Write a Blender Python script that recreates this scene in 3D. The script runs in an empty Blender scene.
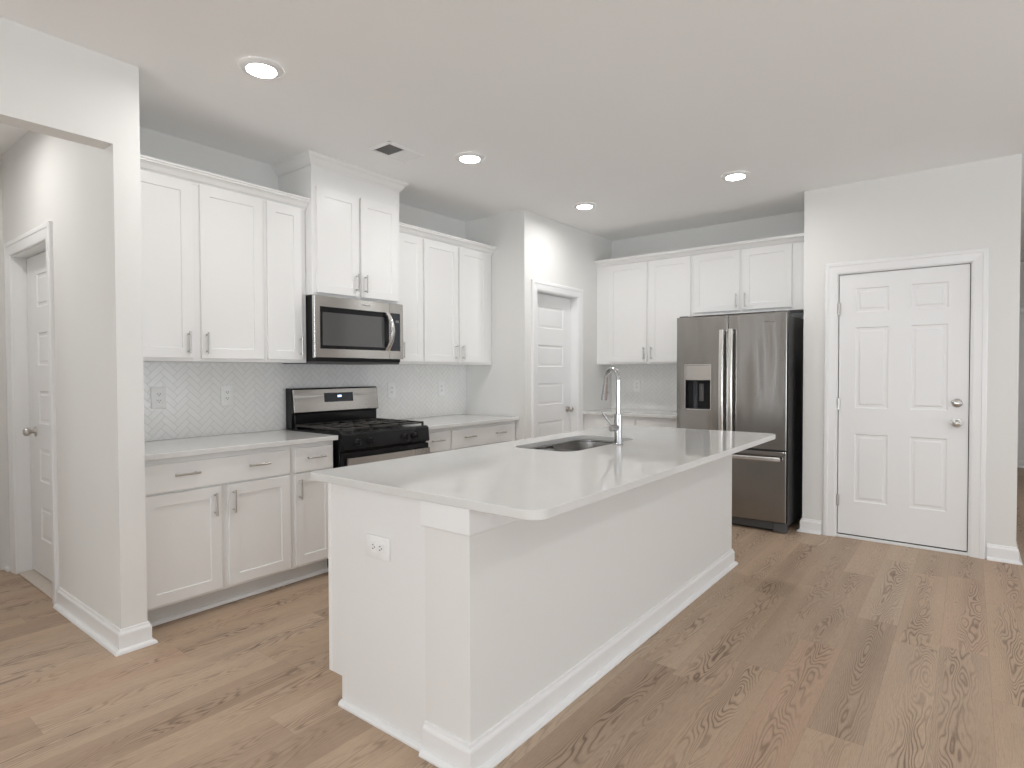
import bpy, bmesh, math, random
from mathutils import Matrix, Vector

random.seed(4)
SC = bpy.context.scene
COL = SC.collection
PI = math.pi

# ------------------------------------------------------------------ camera
cam_d = bpy.data.cameras.new('camera')
cam = bpy.data.objects.new('camera', cam_d)
COL.objects.link(cam)
YAW, PITCH, ROLL, FPX = 0.6608, -0.02018, -0.0031, 589.5
fw = Vector((math.cos(YAW) * math.cos(PITCH), math.sin(YAW) * math.cos(PITCH), math.sin(PITCH)))
rt = Vector((math.sin(YAW), -math.cos(YAW), 0))
up = rt.cross(fw)
r2 = rt * math.cos(ROLL) + up * math.sin(ROLL)
u2 = -rt * math.sin(ROLL) + up * math.cos(ROLL)
cam.matrix_world = Matrix(((r2.x, u2.x, -fw.x, 0), (r2.y, u2.y, -fw.y, 0), (r2.z, u2.z, -fw.z, 1.30), (0, 0, 0, 1)))
cam_d.sensor_width = 36
cam_d.lens = FPX / 1024 * 36
cam_d.clip_start = 0.02
SC.camera = cam

# ------------------------------------------------------------------ light, exposure
VS = SC.view_settings
VS.view_transform = 'Standard'
VS.look = 'None'
VS.gamma = 1
VS.use_curve_mapping = False
VS.exposure = 0.13
W = bpy.data.worlds.new('daylight')
SC.world = W
W.use_nodes = True
W.node_tree.nodes['Background'].inputs[0].default_value = (0.86, 0.93, 1.0, 1)
W.node_tree.nodes['Background'].inputs[1].default_value = 0.3
LAMP = 172           # emission of the recessed ceiling lenses
WINDOW_POWER = 118     # daylight through each window behind the camera
PATIO_POWER = 22
SIDE_FILL_POWER = 49
TILT = 0.85           # tips the window lamps upward, added to brighten the ceiling


def window_light(name, loc, rot, w, h, power, col=(0.87, 0.94, 1.0)):
    d = bpy.data.lights.new(name, 'AREA')
    d.shape = 'RECTANGLE'
    d.size, d.size_y = w, h
    d.energy = power
    d.color = col
    o = bpy.data.objects.new(name, d)
    COL.objects.link(o)
    o.location = loc
    o.rotation_euler = rot
    return o


REAR_X, SIDE_Y = -4.6, -3.3
REAR_WIN = [(-2.35, -0.85), (-0.25, 1.25)]          # y ranges, wall behind the camera
SIDE_FILL_WIN = [(-1.6, 0.2), (1.0, 2.6), (3.2, 4.8)]  # x ranges of unseen windows added for side light, right of the camera
LEFT_WIN = [(-2.95, -1.75)]                          # x range, glazed patio door left of the camera
WZ0, WZ1 = 0.45, 2.35
for i, (a, b) in enumerate(REAR_WIN):
    window_light('rear_window_daylight', (REAR_X - 0.85, (a + b) / 2, 1.15), (0, -PI / 2 - TILT, 0), WZ1 - WZ0, b - a, WINDOW_POWER)
for i, (a, b) in enumerate(SIDE_FILL_WIN):
    window_light('side_window_fill', ((a + b) / 2, SIDE_Y - 0.85, 1.15), (PI / 2 + TILT, 0, 0), b - a, WZ1 - WZ0, SIDE_FILL_POWER)  # unseen source, added to brighten the island side and right of the room
for i, (a, b) in enumerate(LEFT_WIN):
    window_light('patio_door_daylight', ((a + b) / 2, 3.112 + 0.25, 1.15), (-PI / 2, 0, 0), b - a, 2.2, PATIO_POWER)

SC.cycles.max_bounces = 10
SC.cycles.diffuse_bounces = 6
SC.cycles.glossy_bounces = 5
SC.cycles.caustics_reflective = False
SC.cycles.caustics_refractive = False
SC.cycles.sample_clamp_indirect = 4.0
SC.cycles.use_denoising = True


# ------------------------------------------------------------------ materials
class NT:
    def __init__(self, name):
        self.m = bpy.data.materials.new(name)
        self.m.use_nodes = True
        self.t = self.m.node_tree
        self.b = self.t.nodes['Principled BSDF']

    def n(self, kind, **kw):
        nd = self.t.nodes.new(kind)
        for k, v in kw.items():
            setattr(nd, k, v)
        return nd

    def l(self, a, b):
        self.t.links.new(a, b)

    def math(self, op, a, b=None, c=None):
        nd = self.n('ShaderNodeMath', operation=op)
        for i, v in enumerate((a, b, c)):
            if v is None:
                continue
            if isinstance(v, (int, float)):
                nd.inputs[i].default_value = v
            else:
                self.l(v, nd.inputs[i])
        return nd.outputs[0]

    def mix(self, fac, a, b, blend='MIX'):
        nd = self.n('ShaderNodeMix', data_type='RGBA', blend_type=blend)
        for s, v in ((nd.inputs[0], fac), (nd.inputs[6], a), (nd.inputs[7], b)):
            if isinstance(v, (int, float)):
                s.default_value = v
            elif isinstance(v, tuple):
                s.default_value = v + (1,) if len(v) == 3 else v
            else:
                self.l(v, s)
        return nd.outputs[2]

    def ramp(self, fac, stops):
        nd = self.n('ShaderNodeValToRGB')
        while len(nd.color_ramp.elements) < len(stops):
            nd.color_ramp.elements.new(0.5)
        for e, (p, c) in zip(nd.color_ramp.elements, stops):
            e.position = p
            e.color = (c + (1,)) if isinstance(c, tuple) else (c, c, c, 1)
        self.l(fac, nd.inputs[0])
        return nd.outputs[0]

    def noise(self, vec, scale, detail=2, rough=0.5, dist=0.0):
        nd = self.n('ShaderNodeTexNoise')
        nd.inputs['Scale'].default_value = scale
        nd.inputs['Detail'].default_value = detail
        nd.inputs['Roughness'].default_value = rough
        nd.inputs['Distortion'].default_value = dist
        if vec is not None:
            self.l(vec, nd.inputs['Vector'])
        return nd.outputs[0]

    def pos(self):
        return self.n('ShaderNodeNewGeometry').outputs['Position']

    def xyz(self, v):
        s = self.n('ShaderNodeSeparateXYZ')
        self.l(v, s.inputs[0])
        return s.outputs

    def comb(self, x, y, z):
        c = self.n('ShaderNodeCombineXYZ')
        for i, v in enumerate((x, y, z)):
            if isinstance(v, (int, float)):
                c.inputs[i].default_value = v
            else:
                self.l(v, c.inputs[i])
        return c.outputs[0]

    def bump(self, h, strength, dist):
        nd = self.n('ShaderNodeBump')
        nd.inputs['Strength'].default_value = strength
        nd.inputs['Distance'].default_value = dist
        self.l(h, nd.inputs['Height'])
        self.l(nd.outputs[0], self.b.inputs['Normal'])


def paint(name, col, rough=0.55, bump=0.0, spec=0.5):
    k = NT(name)
    p = k.pos()
    nz = k.noise(p, 1.7, 3)
    k.l(k.mix(nz, tuple(c * 0.985 for c in col), tuple(min(1, c * 1.012) for c in col)), k.b.inputs['Base Color'])
    k.b.inputs['Roughness'].default_value = rough
    k.b.inputs['Specular IOR Level'].default_value = spec
    if bump:
        k.bump(k.noise(p, 260, 2), bump, 0.0006)
    return k.m


def metal(name, col, rough, aniso=0.0, brush=None, wave=0.0):
    k = NT(name)
    k.b.inputs['Metallic'].default_value = 1
    p = k.pos()
    x, y, z = k.xyz(p)
    if brush == 'h':      # fine horizontal brushing
        v = k.comb(k.math('MULTIPLY', x, 6), k.math('MULTIPLY', y, 6), k.math('MULTIPLY', z, 900))
        nz = k.noise(v, 1.0, 2)
        k.l(k.mix(nz, tuple(c * 0.93 for c in col), tuple(min(1, c * 1.06) for c in col)), k.b.inputs['Base Color'])
    else:
        nz = k.noise(p, 40, 2)
        k.l(k.mix(nz, tuple(c * 0.98 for c in col), col), k.b.inputs['Base Color'])
    k.b.inputs['Roughness'].default_value = rough
    if aniso:     # horizontal brushing stretches the highlights up and down
        k.b.inputs['Anisotropic'].default_value = aniso
        k.b.inputs['Anisotropic Rotation'].default_value = 0.25
        tg = k.n('ShaderNodeTangent', direction_type='RADIAL', axis='Z')
        k.l(tg.outputs[0], k.b.inputs['Tangent'])
    if wave:      # the thin sheet is not quite flat
        v = k.comb(k.math('MULTIPLY', x, 1.6), k.math('MULTIPLY', y, 3.4), k.math('MULTIPLY', z, 0.75))
        k.bump(k.noise(v, 1.6, 1), wave, 0.05)
    return k.m


def plain(name, col, rough=0.4, spec=0.5, emit=None, strength=0.0, coat=0.0):
    k = NT(name)
    nz = k.noise(k.pos(), 25, 2)
    k.l(k.mix(nz, tuple(c * 0.95 for c in col), tuple(min(1, c * 1.05) for c in col)), k.b.inputs['Base Color'])
    k.b.inputs['Roughness'].default_value = rough
    k.b.inputs['Specular IOR Level'].default_value = spec
    k.b.inputs['Coat Weight'].default_value = coat
    if emit:
        k.b.inputs['Emission Color'].default_value = emit + (1,)
        k.b.inputs['Emission Strength'].default_value = strength
    return k.m


def floor_material():
    k = NT('oak_plank_floor')
    x, y, z = k.xyz(k.pos())
    w, L = 0.18, 1.22
    yy = k.math('DIVIDE', k.math('SUBTRACT', y, 0.10), w)
    row = k.math('FLOOR', yy)
    fy = k.math('FRACT', yy)
    wn = k.n('ShaderNodeTexWhiteNoise', noise_dimensions='1D')
    k.l(row, wn.inputs['W'])
    xx = k.math('ADD', k.math('DIVIDE', x, L), k.math('MULTIPLY', wn.outputs['Value'], 7.3))
    col = k.math('FLOOR', xx)
    fx = k.math('FRACT', xx)
    wn2 = k.n('ShaderNodeTexWhiteNoise', noise_dimensions='2D')
    k.l(k.comb(row, col, 0), wn2.inputs['Vector'])
    rnd = wn2.outputs['Value']
    r1, r2_, r3 = k.xyz(wn2.outputs['Color'])
    off = k.math('MULTIPLY', rnd, 37.0)
    # low frequency field, stretched along the plank, whose contour lines are the cathedral grain
    lat = k.math('MULTIPLY', k.math('SUBTRACT', fy, k.math('ADD', 0.25, k.math('MULTIPLY', r1, 0.5))), 1.0)
    fieldv = k.comb(k.math('ADD', k.math('MULTIPLY', x, 1.5), off), k.math('ADD', k.math('MULTIPLY', y, 8.5), off), off)
    field = k.noise(fieldv, 1.0, 2, 0.45)
    wob = k.noise(k.comb(k.math('MULTIPLY', x, 14), k.math('MULTIPLY', y, 40), off), 1.0, 2)
    h = k.math('ADD', k.math('ADD', k.math('MULTIPLY', field, 27.0), k.math('MULTIPLY', k.math('MULTIPLY', lat, lat), 34.0)), k.math('MULTIPLY', wob, 0.45))
    ring = k.math('PINGPONG', h, 0.5)
    ring = k.math('MULTIPLY', ring, 2.0)
    ring = k.ramp(ring, [(0.0, 1.0), (0.18, 0.80), (0.45, 0.18), (1.0, 0.0)])
    # grain is strongest in the heart of the board, calmer at its sides
    heart = k.ramp(k.math('ABSOLUTE', lat), [(0.0, 1.0), (0.18, 0.78), (0.36, 0.28), (0.75, 0.12)])
    patch = k.ramp(k.noise(k.comb(k.math('ADD', k.math('MULTIPLY', x, 1.3), off), k.math('MULTIPLY', y, 3.5), off), 1.0, 2), [(0.30, 0.15), (0.60, 1.0)])
    fine = k.noise(k.comb(k.math('MULTIPLY', x, 9), k.math('MULTIPLY', y, 330), off), 1.0, 4, 0.65)
    pore = k.ramp(k.noise(k.comb(k.math('MULTIPLY', x, 24), k.math('MULTIPLY', y, 520), off), 1.0, 3, 0.6), [(0.50, 0.0), (0.72, 1.0)])
    base = k.ramp(r2_, [(0.0, (0.485, 0.356, 0.256)), (0.3, (0.540, 0.404, 0.295)), (0.6, (0.580, 0.428, 0.306)), (0.85, (0.605, 0.468, 0.352)), (1.0, (0.560, 0.392, 0.280))])
    cloud = k.noise(k.comb(k.math('ADD', k.math('MULTIPLY', x, 1.4), off), k.math('MULTIPLY', y, 9), off), 1.0, 3)
    base = k.mix(cloud, k.mix(1.0, base, (0.88, 0.86, 0.84), 'MULTIPLY'), k.mix(1.0, base, (1.1, 1.12, 1.14), 'MULTIPLY'))
    c = k.mix(k.math('MULTIPLY', k.math('MULTIPLY', k.math('MULTIPLY', ring, heart), patch), 0.92), base, (0.170, 0.108, 0.074))
    c = k.mix(k.math('MULTIPLY', fine, 0.60), c, k.mix(1.0, c, (0.60, 0.57, 0.54), 'MULTIPLY'))
    c = k.mix(k.math('MULTIPLY', pore, 0.38), c, (0.17, 0.12, 0.085))
    ex = k.math('MULTIPLY', k.math('MINIMUM', fx, k.math('SUBTRACT', 1.0, fx)), L)
    ey = k.math('MULTIPLY', k.math('MINIMUM', fy, k.math('SUBTRACT', 1.0, fy)), w)
    e = k.math('MINIMUM', ex, ey)
    gap = k.math('LESS_THAN', e, 0.0011)
    c = k.mix(k.math('MULTIPLY', gap, 0.22), c, (0.10, 0.07, 0.05))
    k.l(c, k.b.inputs['Base Color'])
    k.l(k.math('ADD', 0.40, k.math('MULTIPLY', fine, 0.16)), k.b.inputs['Roughness'])
    k.b.inputs['Specular IOR Level'].default_value = 0.35
    k.bump(k.math('SUBTRACT', k.math('MULTIPLY', fine, 0.3), gap), 0.25, 0.001)
    return k.m


def herringbone_material(name, axis):
    k = NT(name)
    x, y, z = k.xyz(k.pos())
    a = x if axis == 'x' else y
    wt = 0.0342
    s = 1 / (wt * math.sqrt(2))
    u = k.math('MULTIPLY', k.math('ADD', a, z), s)
    v = k.math('MULTIPLY', k.math('SUBTRACT', z, a), s)
    i, j = k.math('FLOOR', u), k.math('FLOOR', v)
    fu, fv = k.math('SUBTRACT', u, i), k.math('SUBTRACT', v, j)
    m = k.math('FLOORED_MODULO', k.math('SUBTRACT', i, j), 6.0)
    horiz = k.math('LESS_THAN', m, 2.5)
    vert = k.math('SUBTRACT', 1.0, horiz)
    ou = k.math('MULTIPLY', horiz, m)                               # cells from the start of a 3:1 tile
    ov = k.math('MULTIPLY', vert, k.math('SUBTRACT', 5.0, m))
    lu = k.math('ADD', fu, ou)
    lv = k.math('ADD', fv, ov)
    du = k.math('MINIMUM', lu, k.math('SUBTRACT', k.math('ADD', 1.0, k.math('MULTIPLY', horiz, 2.0)), lu))
    dv = k.math('MINIMUM', lv, k.math('SUBTRACT', k.math('ADD', 1.0, k.math('MULTIPLY', vert, 2.0)), lv))
    d = k.math('MINIMUM', du, dv)
    ti = k.math('SUBTRACT', i, ou)
    tj = k.math('SUBTRACT', j, ov)
    wn = k.n('ShaderNodeTexWhiteNoise', noise_dimensions='2D')
    k.l(k.comb(ti, tj, 0), wn.inputs['Vector'])
    tile = k.ramp(wn.outputs['Value'], [(0.0, (0.83, 0.825, 0.815)), (1.0, (0.86, 0.855, 0.845))])
    edge = k.ramp(d, [(0.030, 0.0), (0.052, 1.0)])
    k.l(k.mix(edge, (0.64, 0.635, 0.62), tile), k.b.inputs['Base Color'])
    k.l(k.math('SUBTRACT', 0.75, k.math('MULTIPLY', edge, 0.57)), k.b.inputs['Roughness'])
    rise = k.ramp(d, [(0.015, 0.0), (0.085, 1.0)])
    tilt = k.math('MULTIPLY', k.math('SUBTRACT', wn.outputs['Value'], 0.5), k.math('MULTIPLY', lu, 0.2))
    k.bump(k.math('ADD', rise, tilt), 0.35, 0.0015)
    return k.m


def quartz_material():
    k = NT('white_quartz')
    p = k.pos()
    n1 = k.noise(p, 1.9, 6, 0.6, 0.9)
    vein = k.ramp(k.math('ABSOLUTE', k.math('SUBTRACT', n1, 0.5)), [(0.0, 1.0), (0.02, 0.35), (0.06, 0.0)])
    n2 = k.noise(p, 5, 3)
    c = k.mix(n2, (0.69, 0.685, 0.67), (0.73, 0.725, 0.71))
    c = k.mix(k.math('MULTIPLY', vein, 0.08), c, (0.60, 0.59, 0.57))
    k.l(c, k.b.inputs['Base Color'])
    k.b.inputs['Roughness'].default_value = 0.05
    k.b.inputs['Specular IOR Level'].default_value = 0.5
    return k.m


M = {
    'wall': paint('warm_white_wall_paint', (0.80, 0.793, 0.774), 0.6, 0.12, 0.3),
    'ceil': paint('ceiling_paint', (0.93, 0.932, 0.93), 0.85, 0.2, 0.2),
    'trim': paint('white_trim_enamel', (0.86, 0.86, 0.86), 0.32),
    'cab': paint('white_cabinet_lacquer', (0.86, 0.855, 0.845), 0.32),
    'island': paint('white_island_paint', (0.83, 0.825, 0.815), 0.45),
    'door': paint('white_door_enamel', (0.86, 0.86, 0.86), 0.38),
    'gap': plain('dark_gap', (0.05, 0.048, 0.045), 0.8),  # shade of the door gaps put into a dark colour
    'floor': floor_material(),
    'tile_x': herringbone_material('herringbone_tile_range_wall', 'x'),
    'tile_y': herringbone_material('herringbone_tile_fridge_wall', 'y'),
    'quartz': quartz_material(),
    'steel': metal('brushed_stainless', (0.36, 0.345, 0.33), 0.19, 0.85, 'h', 0.20),
    'steel_flat': metal('stainless_panel', (0.60, 0.585, 0.565), 0.24, 0.9, 'h', 0.0),
    'steel_dark': plain('dark_grey_cabinet_paint', (0.085, 0.084, 0.084), 0.42),
    'handle': metal('satin_handle_steel', (0.78, 0.765, 0.74), 0.22),
    'nickel': metal('satin_nickel', (0.60, 0.58, 0.55), 0.30),
    'chrome': metal('polished_chrome', (0.58, 0.58, 0.59), 0.16),
    'sink': metal('sink_steel', (0.45, 0.44, 0.43), 0.26),
    'black': plain('black_enamel', (0.010, 0.010, 0.011), 0.14, 0.30),
    'black_matte': plain('black_plastic', (0.013, 0.013, 0.014), 0.40, 0.25),
    'iron': plain('cast_iron', (0.040, 0.037, 0.034), 0.42, 0.5),
    'glass': plain('dark_oven_glass', (0.030, 0.030, 0.032), 0.05, 0.5, coat=0.3),
    'mw_glass': plain('microwave_window_glass', (0.085, 0.085, 0.085), 0.10, 0.6, coat=0.6),
    'panel_glass': plain('black_control_glass', (0.03, 0.034, 0.042), 0.15),
    'plastic': plain('white_plastic', (0.88, 0.88, 0.875), 0.35),
    'slot': plain('outlet_slot', (0.06, 0.06, 0.06), 0.6),
    'lens': plain('lamp_lens', (0.9, 0.9, 0.9), 0.5, 0.3, (1.0, 0.99, 0.97), LAMP),
    'clock': plain('clock_digits', (0.1, 0.2, 0.5), 0.4, 0.3, (0.45, 0.65, 1.0), 3.0),
    'ring': plain('lamp_trim_enamel', (0.80, 0.80, 0.79), 0.4),
    'grille': plain('vent_grille_grey', (0.16, 0.155, 0.15), 0.6),
    'badge': plain('grey_badge', (0.17, 0.17, 0.17), 0.4),
    'sill': plain('beige_threshold', (0.62, 0.55, 0.48), 0.6),
    'frame': plain('white_window_vinyl', (0.8, 0.8, 0.8), 0.35),
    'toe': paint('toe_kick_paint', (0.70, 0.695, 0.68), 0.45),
}


# ------------------------------------------------------------------ mesh helpers
class MB:
    def __init__(self):
        self.bm = bmesh.new()

    def box(self, x0, x1, y0, y1, z0, z1, bevel=0.0, seg=1):
        t = bmesh.new()
        bmesh.ops.create_cube(t, size=1)
        for v in t.verts:
            v.co = Vector(((x0 + x1) / 2 + v.co.x * (x1 - x0), (y0 + y1) / 2 + v.co.y * (y1 - y0), (z0 + z1) / 2 + v.co.z * (z1 - z0)))
        if bevel:
            bmesh.ops.bevel(t, geom=list(t.edges), offset=bevel, segments=seg, affect='EDGES', profile=0.5)
        self.join(t)
        return self

    def join(self, t):
        me = bpy.data.meshes.new('t')
        t.to_mesh(me)
        t.free()
        self.bm.from_mesh(me)
        bpy.data.meshes.remove(me)

    def tube(self, pts, r, seg=14, caps=True):
        """sweep of a circle along points; r a number or one radius per point"""
        pts = [Vector(p) for p in pts]
        rs = r if isinstance(r, (list, tuple)) else [r] * len(pts)
        t = bmesh.new()
        rings, prev = [], None
        for i, p in enumerate(pts):
            d = (pts[min(i + 1, len(pts) - 1)] - pts[max(i - 1, 0)]).normalized()
            if prev is None:
                a = Vector((0, 0, 1)) if abs(d.z) < 0.9 else Vector((1, 0, 0))
                n = d.cross(a).normalized()
            else:
                n = (prev - d * prev.dot(d)).normalized()
            prev = n
            b = d.cross(n)
            rings.append([t.verts.new(p + (n * math.cos(2 * PI * q / seg) + b * math.sin(2 * PI * q / seg)) * rs[i]) for q in range(seg)])
        for i in range(len(rings) - 1):
            for q in range(seg):
                t.faces.new((rings[i][q], rings[i][(q + 1) % seg], rings[i + 1][(q + 1) % seg], rings[i + 1][q]))
        if caps:
            t.faces.new(rings[0][::-1])
            t.faces.new(rings[-1])
        bmesh.ops.recalc_face_normals(t, faces=t.faces)
        self.join(t)
        return self

    def lathe(self, prof, center, axis=(0, 0, 1), seg=32):
        """prof: (radius, height) pairs revolved about axis through center"""
        ax = Vector(axis).normalized()
        q = Vector((0, 0, 1)).rotation_difference(ax)
        c = Vector(center)
        t = bmesh.new()
        rings = []
        for r, h in prof:
            if r < 1e-6:
                rings.append([t.verts.new(c + q @ Vector((0, 0, h)))])
            else:
                rings.append([t.verts.new(c + q @ Vector((r * math.cos(2 * PI * i / seg), r * math.sin(2 * PI * i / seg), h))) for i in range(seg)])
        for a, b in zip(rings, rings[1:]):
            for i in range(seg):
                j = (i + 1) % seg
                if len(a) == 1 and len(b) > 1:
                    t.faces.new((a[0], b[j], b[i]))
                elif len(b) == 1 and len(a) > 1:
                    t.faces.new((a[i], a[j], b[0]))
                elif len(a) > 1:
                    t.faces.new((a[i], a[j], b[j], b[i]))
        bmesh.ops.recalc_face_normals(t, faces=t.faces)
        self.join(t)
        return self

    def sweep(self, path, prof, f, sign=1):
        """mitred moulding: closed profile (offset, height) along a 2-D path, f maps (a, b, h) to space"""
        P = [Vector(p) for p in path]
        dirs = [(P[i + 1] - P[i]).normalized() for i in range(len(P) - 1)]
        nor = [Vector((-d.y, d.x)) * sign for d in dirs]
        t = bmesh.new()
        rings = []
        for i, p in enumerate(P):
            if i == 0:
                m = nor[0]
            elif i == len(P) - 1:
                m = nor[-1]
            else:
                m = (nor[i - 1] + nor[i]) / (1 + nor[i - 1].dot(nor[i]))
            rings.append([t.verts.new(f(p.x + m.x * o, p.y + m.y * o, h)) for o, h in prof])
        k = len(prof)
        for a, b in zip(rings, rings[1:]):
            for i in range(k):
                t.faces.new((a[i], a[(i + 1) % k], b[(i + 1) % k], b[i]))
        t.faces.new(rings[0])
        t.faces.new(rings[-1][::-1])
        bmesh.ops.recalc_face_normals(t, faces=t.faces)
        self.join(t)
        return self

    def prism(self, poly, f0, f1, bevel=0.0):
        """polygon given twice through f0 and f1 (functions of its 2-D points)"""
        t = bmesh.new()
        a = [t.verts.new(f0(*p)) for p in poly]
        b = [t.verts.new(f1(*p)) for p in poly]
        t.faces.new(a[::-1])
        t.faces.new(b)
        for i in range(len(poly)):
            j = (i + 1) % len(poly)
            t.faces.new((a[i], a[j], b[j], b[i]))
        bmesh.ops.recalc_face_normals(t, faces=t.faces)
        if bevel:
            bmesh.ops.bevel(t, geom=list(t.edges), offset=bevel, segments=1, affect='EDGES', profile=0.5)
        self.join(t)
        return self

    def slab(self, u0, u1, z0, z1, d0, t_, cells, insets, chamfer=0.0015):
        """panelled slab in local (u, d, z): front at d0, back at d0+t_; cells are inset by (thickness, depth) steps"""
        us = sorted({u0, u1} | {c for q in cells for c in q[:2]})
        zs = sorted({z0, z1} | {c for q in cells for c in q[2:]})
        t = bmesh.new()
        V = {(i, j): t.verts.new((u, d0, z)) for i, u in enumerate(us) for j, z in enumerate(zs)}
        pick = []
        for i in range(len(us) - 1):
            for j in range(len(zs) - 1):
                fc = t.faces.new((V[i, j], V[i + 1, j], V[i + 1, j + 1], V[i, j + 1]))
                cu, cz = (us[i] + us[i + 1]) / 2, (zs[j] + zs[j + 1]) / 2
                for q in cells:
                    if q[0] < cu < q[1] and q[2] < cz < q[3]:
                        pick.append(fc)
        bmesh.ops.recalc_face_normals(t, faces=t.faces)
        if t.faces[:][0].normal.y > 0:
            bmesh.ops.reverse_faces(t, faces=t.faces)
        border = [e for e in t.edges if e.is_boundary]
        bev = bmesh.ops.extrude_edge_only(t, edges=border)
        side = [v for v in bev['geom'] if isinstance(v, bmesh.types.BMVert)]
        cu, cz = (u0 + u1) / 2, (z0 + z1) / 2
        for v in side:
            v.co.y = d0 + chamfer
        for e_, v in [(1, v) for v in t.verts if abs(v.co.y - d0) < 1e-7]:
            v.co.x += -math.copysign(chamfer, v.co.x - cu) if abs(v.co.x - u0) < 1e-6 or abs(v.co.x - u1) < 1e-6 else 0
            v.co.z += -math.copysign(chamfer, v.co.z - cz) if abs(v.co.z - z0) < 1e-6 or abs(v.co.z - z1) < 1e-6 else 0
        border = [e for e in t.edges if e.is_boundary]
        bk = bmesh.ops.extrude_edge_only(t, edges=border)
        for v in bk['geom']:
            if isinstance(v, bmesh.types.BMVert):
                v.co.y = d0 + t_
        border = [e for e in t.edges if e.is_boundary]
        bmesh.ops.contextual_create(t, geom=border)
        for th, dp in insets:
            bmesh.ops.inset_individual(t, faces=pick, thickness=th, depth=dp, use_even_offset=True)
        self.join(t)
        return self


def root_shift(o):
    s = Vector((0, 0, 0))
    while o is not None:
        s += o.location
        o = o.parent
    return s


def obj(name, mb, mat, parent=None, smooth=None, world=False, label=None, stuff=False):
    """link ONE mesh object; parts are built in the frame of their thing"""
    bm = mb.bm if isinstance(mb, MB) else mb
    me = bpy.data.meshes.new(name)
    if parent is None:       # origin at the base centre of a top-level mesh
        cs = [v.co for v in bm.verts]
        c = Vector(((min(v.x for v in cs) + max(v.x for v in cs)) / 2, (min(v.y for v in cs) + max(v.y for v in cs)) / 2, min(v.z for v in cs)))
        bmesh.ops.translate(bm, verts=bm.verts, vec=-c)
    elif world:              # world coordinates given, the thing is not rotated
        bmesh.ops.translate(bm, verts=bm.verts, vec=-root_shift(parent))
    bm.to_mesh(me)
    bm.free()
    for mm in (mat if isinstance(mat, (list, tuple)) else [mat]):
        me.materials.append(mm)
    if smooth:
        me.polygons.foreach_set('use_smooth', [True] * len(me.polygons))
        me.set_sharp_from_angle(angle=math.radians(smooth))
    o = bpy.data.objects.new(name, me)
    COL.objects.link(o)
    if parent is None:
        o.location = c
    else:
        o.parent = parent
    if label:
        o['label'] = label
    if stuff:
        o['kind'] = 'stuff'
    return o


def tag(o, label, cat, group=None):
    o['label'] = label
    o['category'] = cat
    if group:
        o['group'] = group
    return o


def struct(o, label=None, cat=None):
    o['kind'] = 'structure'
    if label:
        o['label'] = label
        o['category'] = cat
    return o


def thing(name, label, cat, loc, rotz=0, group=None):
    o = bpy.data.objects.new(name, None)
    o.empty_display_size = 0.1
    COL.objects.link(o)
    o.location = loc
    o.rotation_euler = (0, 0, rotz)
    return tag(o, label, cat, group)


def copy_tree(o, parent=None):
    c = o.copy()
    COL.objects.link(c)
    if parent is not None:
        c.parent = parent
    for ch in list(o.children):
        copy_tree(ch, c)
    return c


FACE_LEFT = 0.0          # fronts facing -Y (range wall): local u = +X, depth = +Y
FACE_BACK = -PI / 2      # fronts facing -X (refrigerator wall): local u = -Y, depth = +X

# ------------------------------------------------------------------ dimensions (metres)
CH = 2.743
YL = 3.85                 # range wall
XP, YP = 4.225, 3.14      # pantry corner
XB = 5.84                 # refrigerator wall
XD = 5.205                # wall with the garage entry door
YA = 1.066                # its left corner
YE = -0.256               # its right corner
SX0, SX1, SY = 1.03, 1.141, 3.112   # wall stub left of the cabinets
HX1, HY = 10.4, 5.05
CT = 0.897                # counter top height


def wall(name, label, boxes, mat='wall'):
    mb = MB()
    for b in boxes:
        mb.box(*b)
    return struct(obj(name, mb, M[mat]), label, 'wall')


# ------------------------------------------------------------------ room shell
struct(obj('floor', MB().box(REAR_X - 0.1, HX1 + 0.1, SIDE_Y - 0.1, HY + 0.1, -0.06, 0.0), M['floor']), 'oak plank floor running under kitchen and island', 'floor')
struct(obj('ceiling', MB().box(REAR_X - 0.1, HX1 + 0.1, SIDE_Y - 0.1, HY + 0.1, CH, CH + 0.08), M['ceil']), 'flat off-white ceiling with recessed lights', 'ceiling')
wall('wall_left', 'white wall behind range and left cabinet run', [(SX1, XP + 0.115, YL, YL + 0.12, 0, CH)])
wall('wall_pantry_side', 'short wall closing the left counter run at the pantry', [(XP, XP + 0.115, YP + 0.115, YL, 0, CH)])
PX0, PX1, PZ = 4.415, 5.115, 2.045
wall('wall_pantry_front', 'pantry wall around the five-panel door', [(XP, PX0 - 0.02, YP, YP + 0.115, 0, CH), (PX1 + 0.02, XB, YP, YP + 0.115, 0, CH), (PX0 - 0.02, PX1 + 0.02, YP, YP + 0.115, PZ + 0.02, CH)])
wall('wall_back', 'wall behind refrigerator and far cabinets', [(XB, XB + 0.12, YA - 0.12, YP + 0.115, 0, CH)])
DY0, DY1, DZ = 0.004, 0.816, 2.05
wall('wall_right', 'white wall around the six-panel entry door', [(XD, XD + 0.12, DY1 + 0.02, YA, 0, CH), (XD, XD + 0.12, YE, DY0 - 0.02, 0, CH), (XD, XD + 0.12, DY0 - 0.02, DY1 + 0.02, DZ + 0.02, CH), (XD + 0.12, XB, YA - 0.12, YA, 0, CH)])
HDY0, HDY1, HDZ = 4.11, 4.86, 2.05
wall('wall_hall', 'hall wall with wall end beside the left cabinets', [(SX0, SX1, SY, HDY0 - 0.02, 0, CH), (SX0, SX1, HDY1 + 0.02, HY, 0, CH), (SX0, SX1, HDY0 - 0.02, HDY1 + 0.02, HDZ + 0.02, CH)])
wall('wall_hall_header', 'header wall over the hall opening', [(-0.35, SX0, SY, SY + 0.115, 2.352, CH)])
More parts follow.
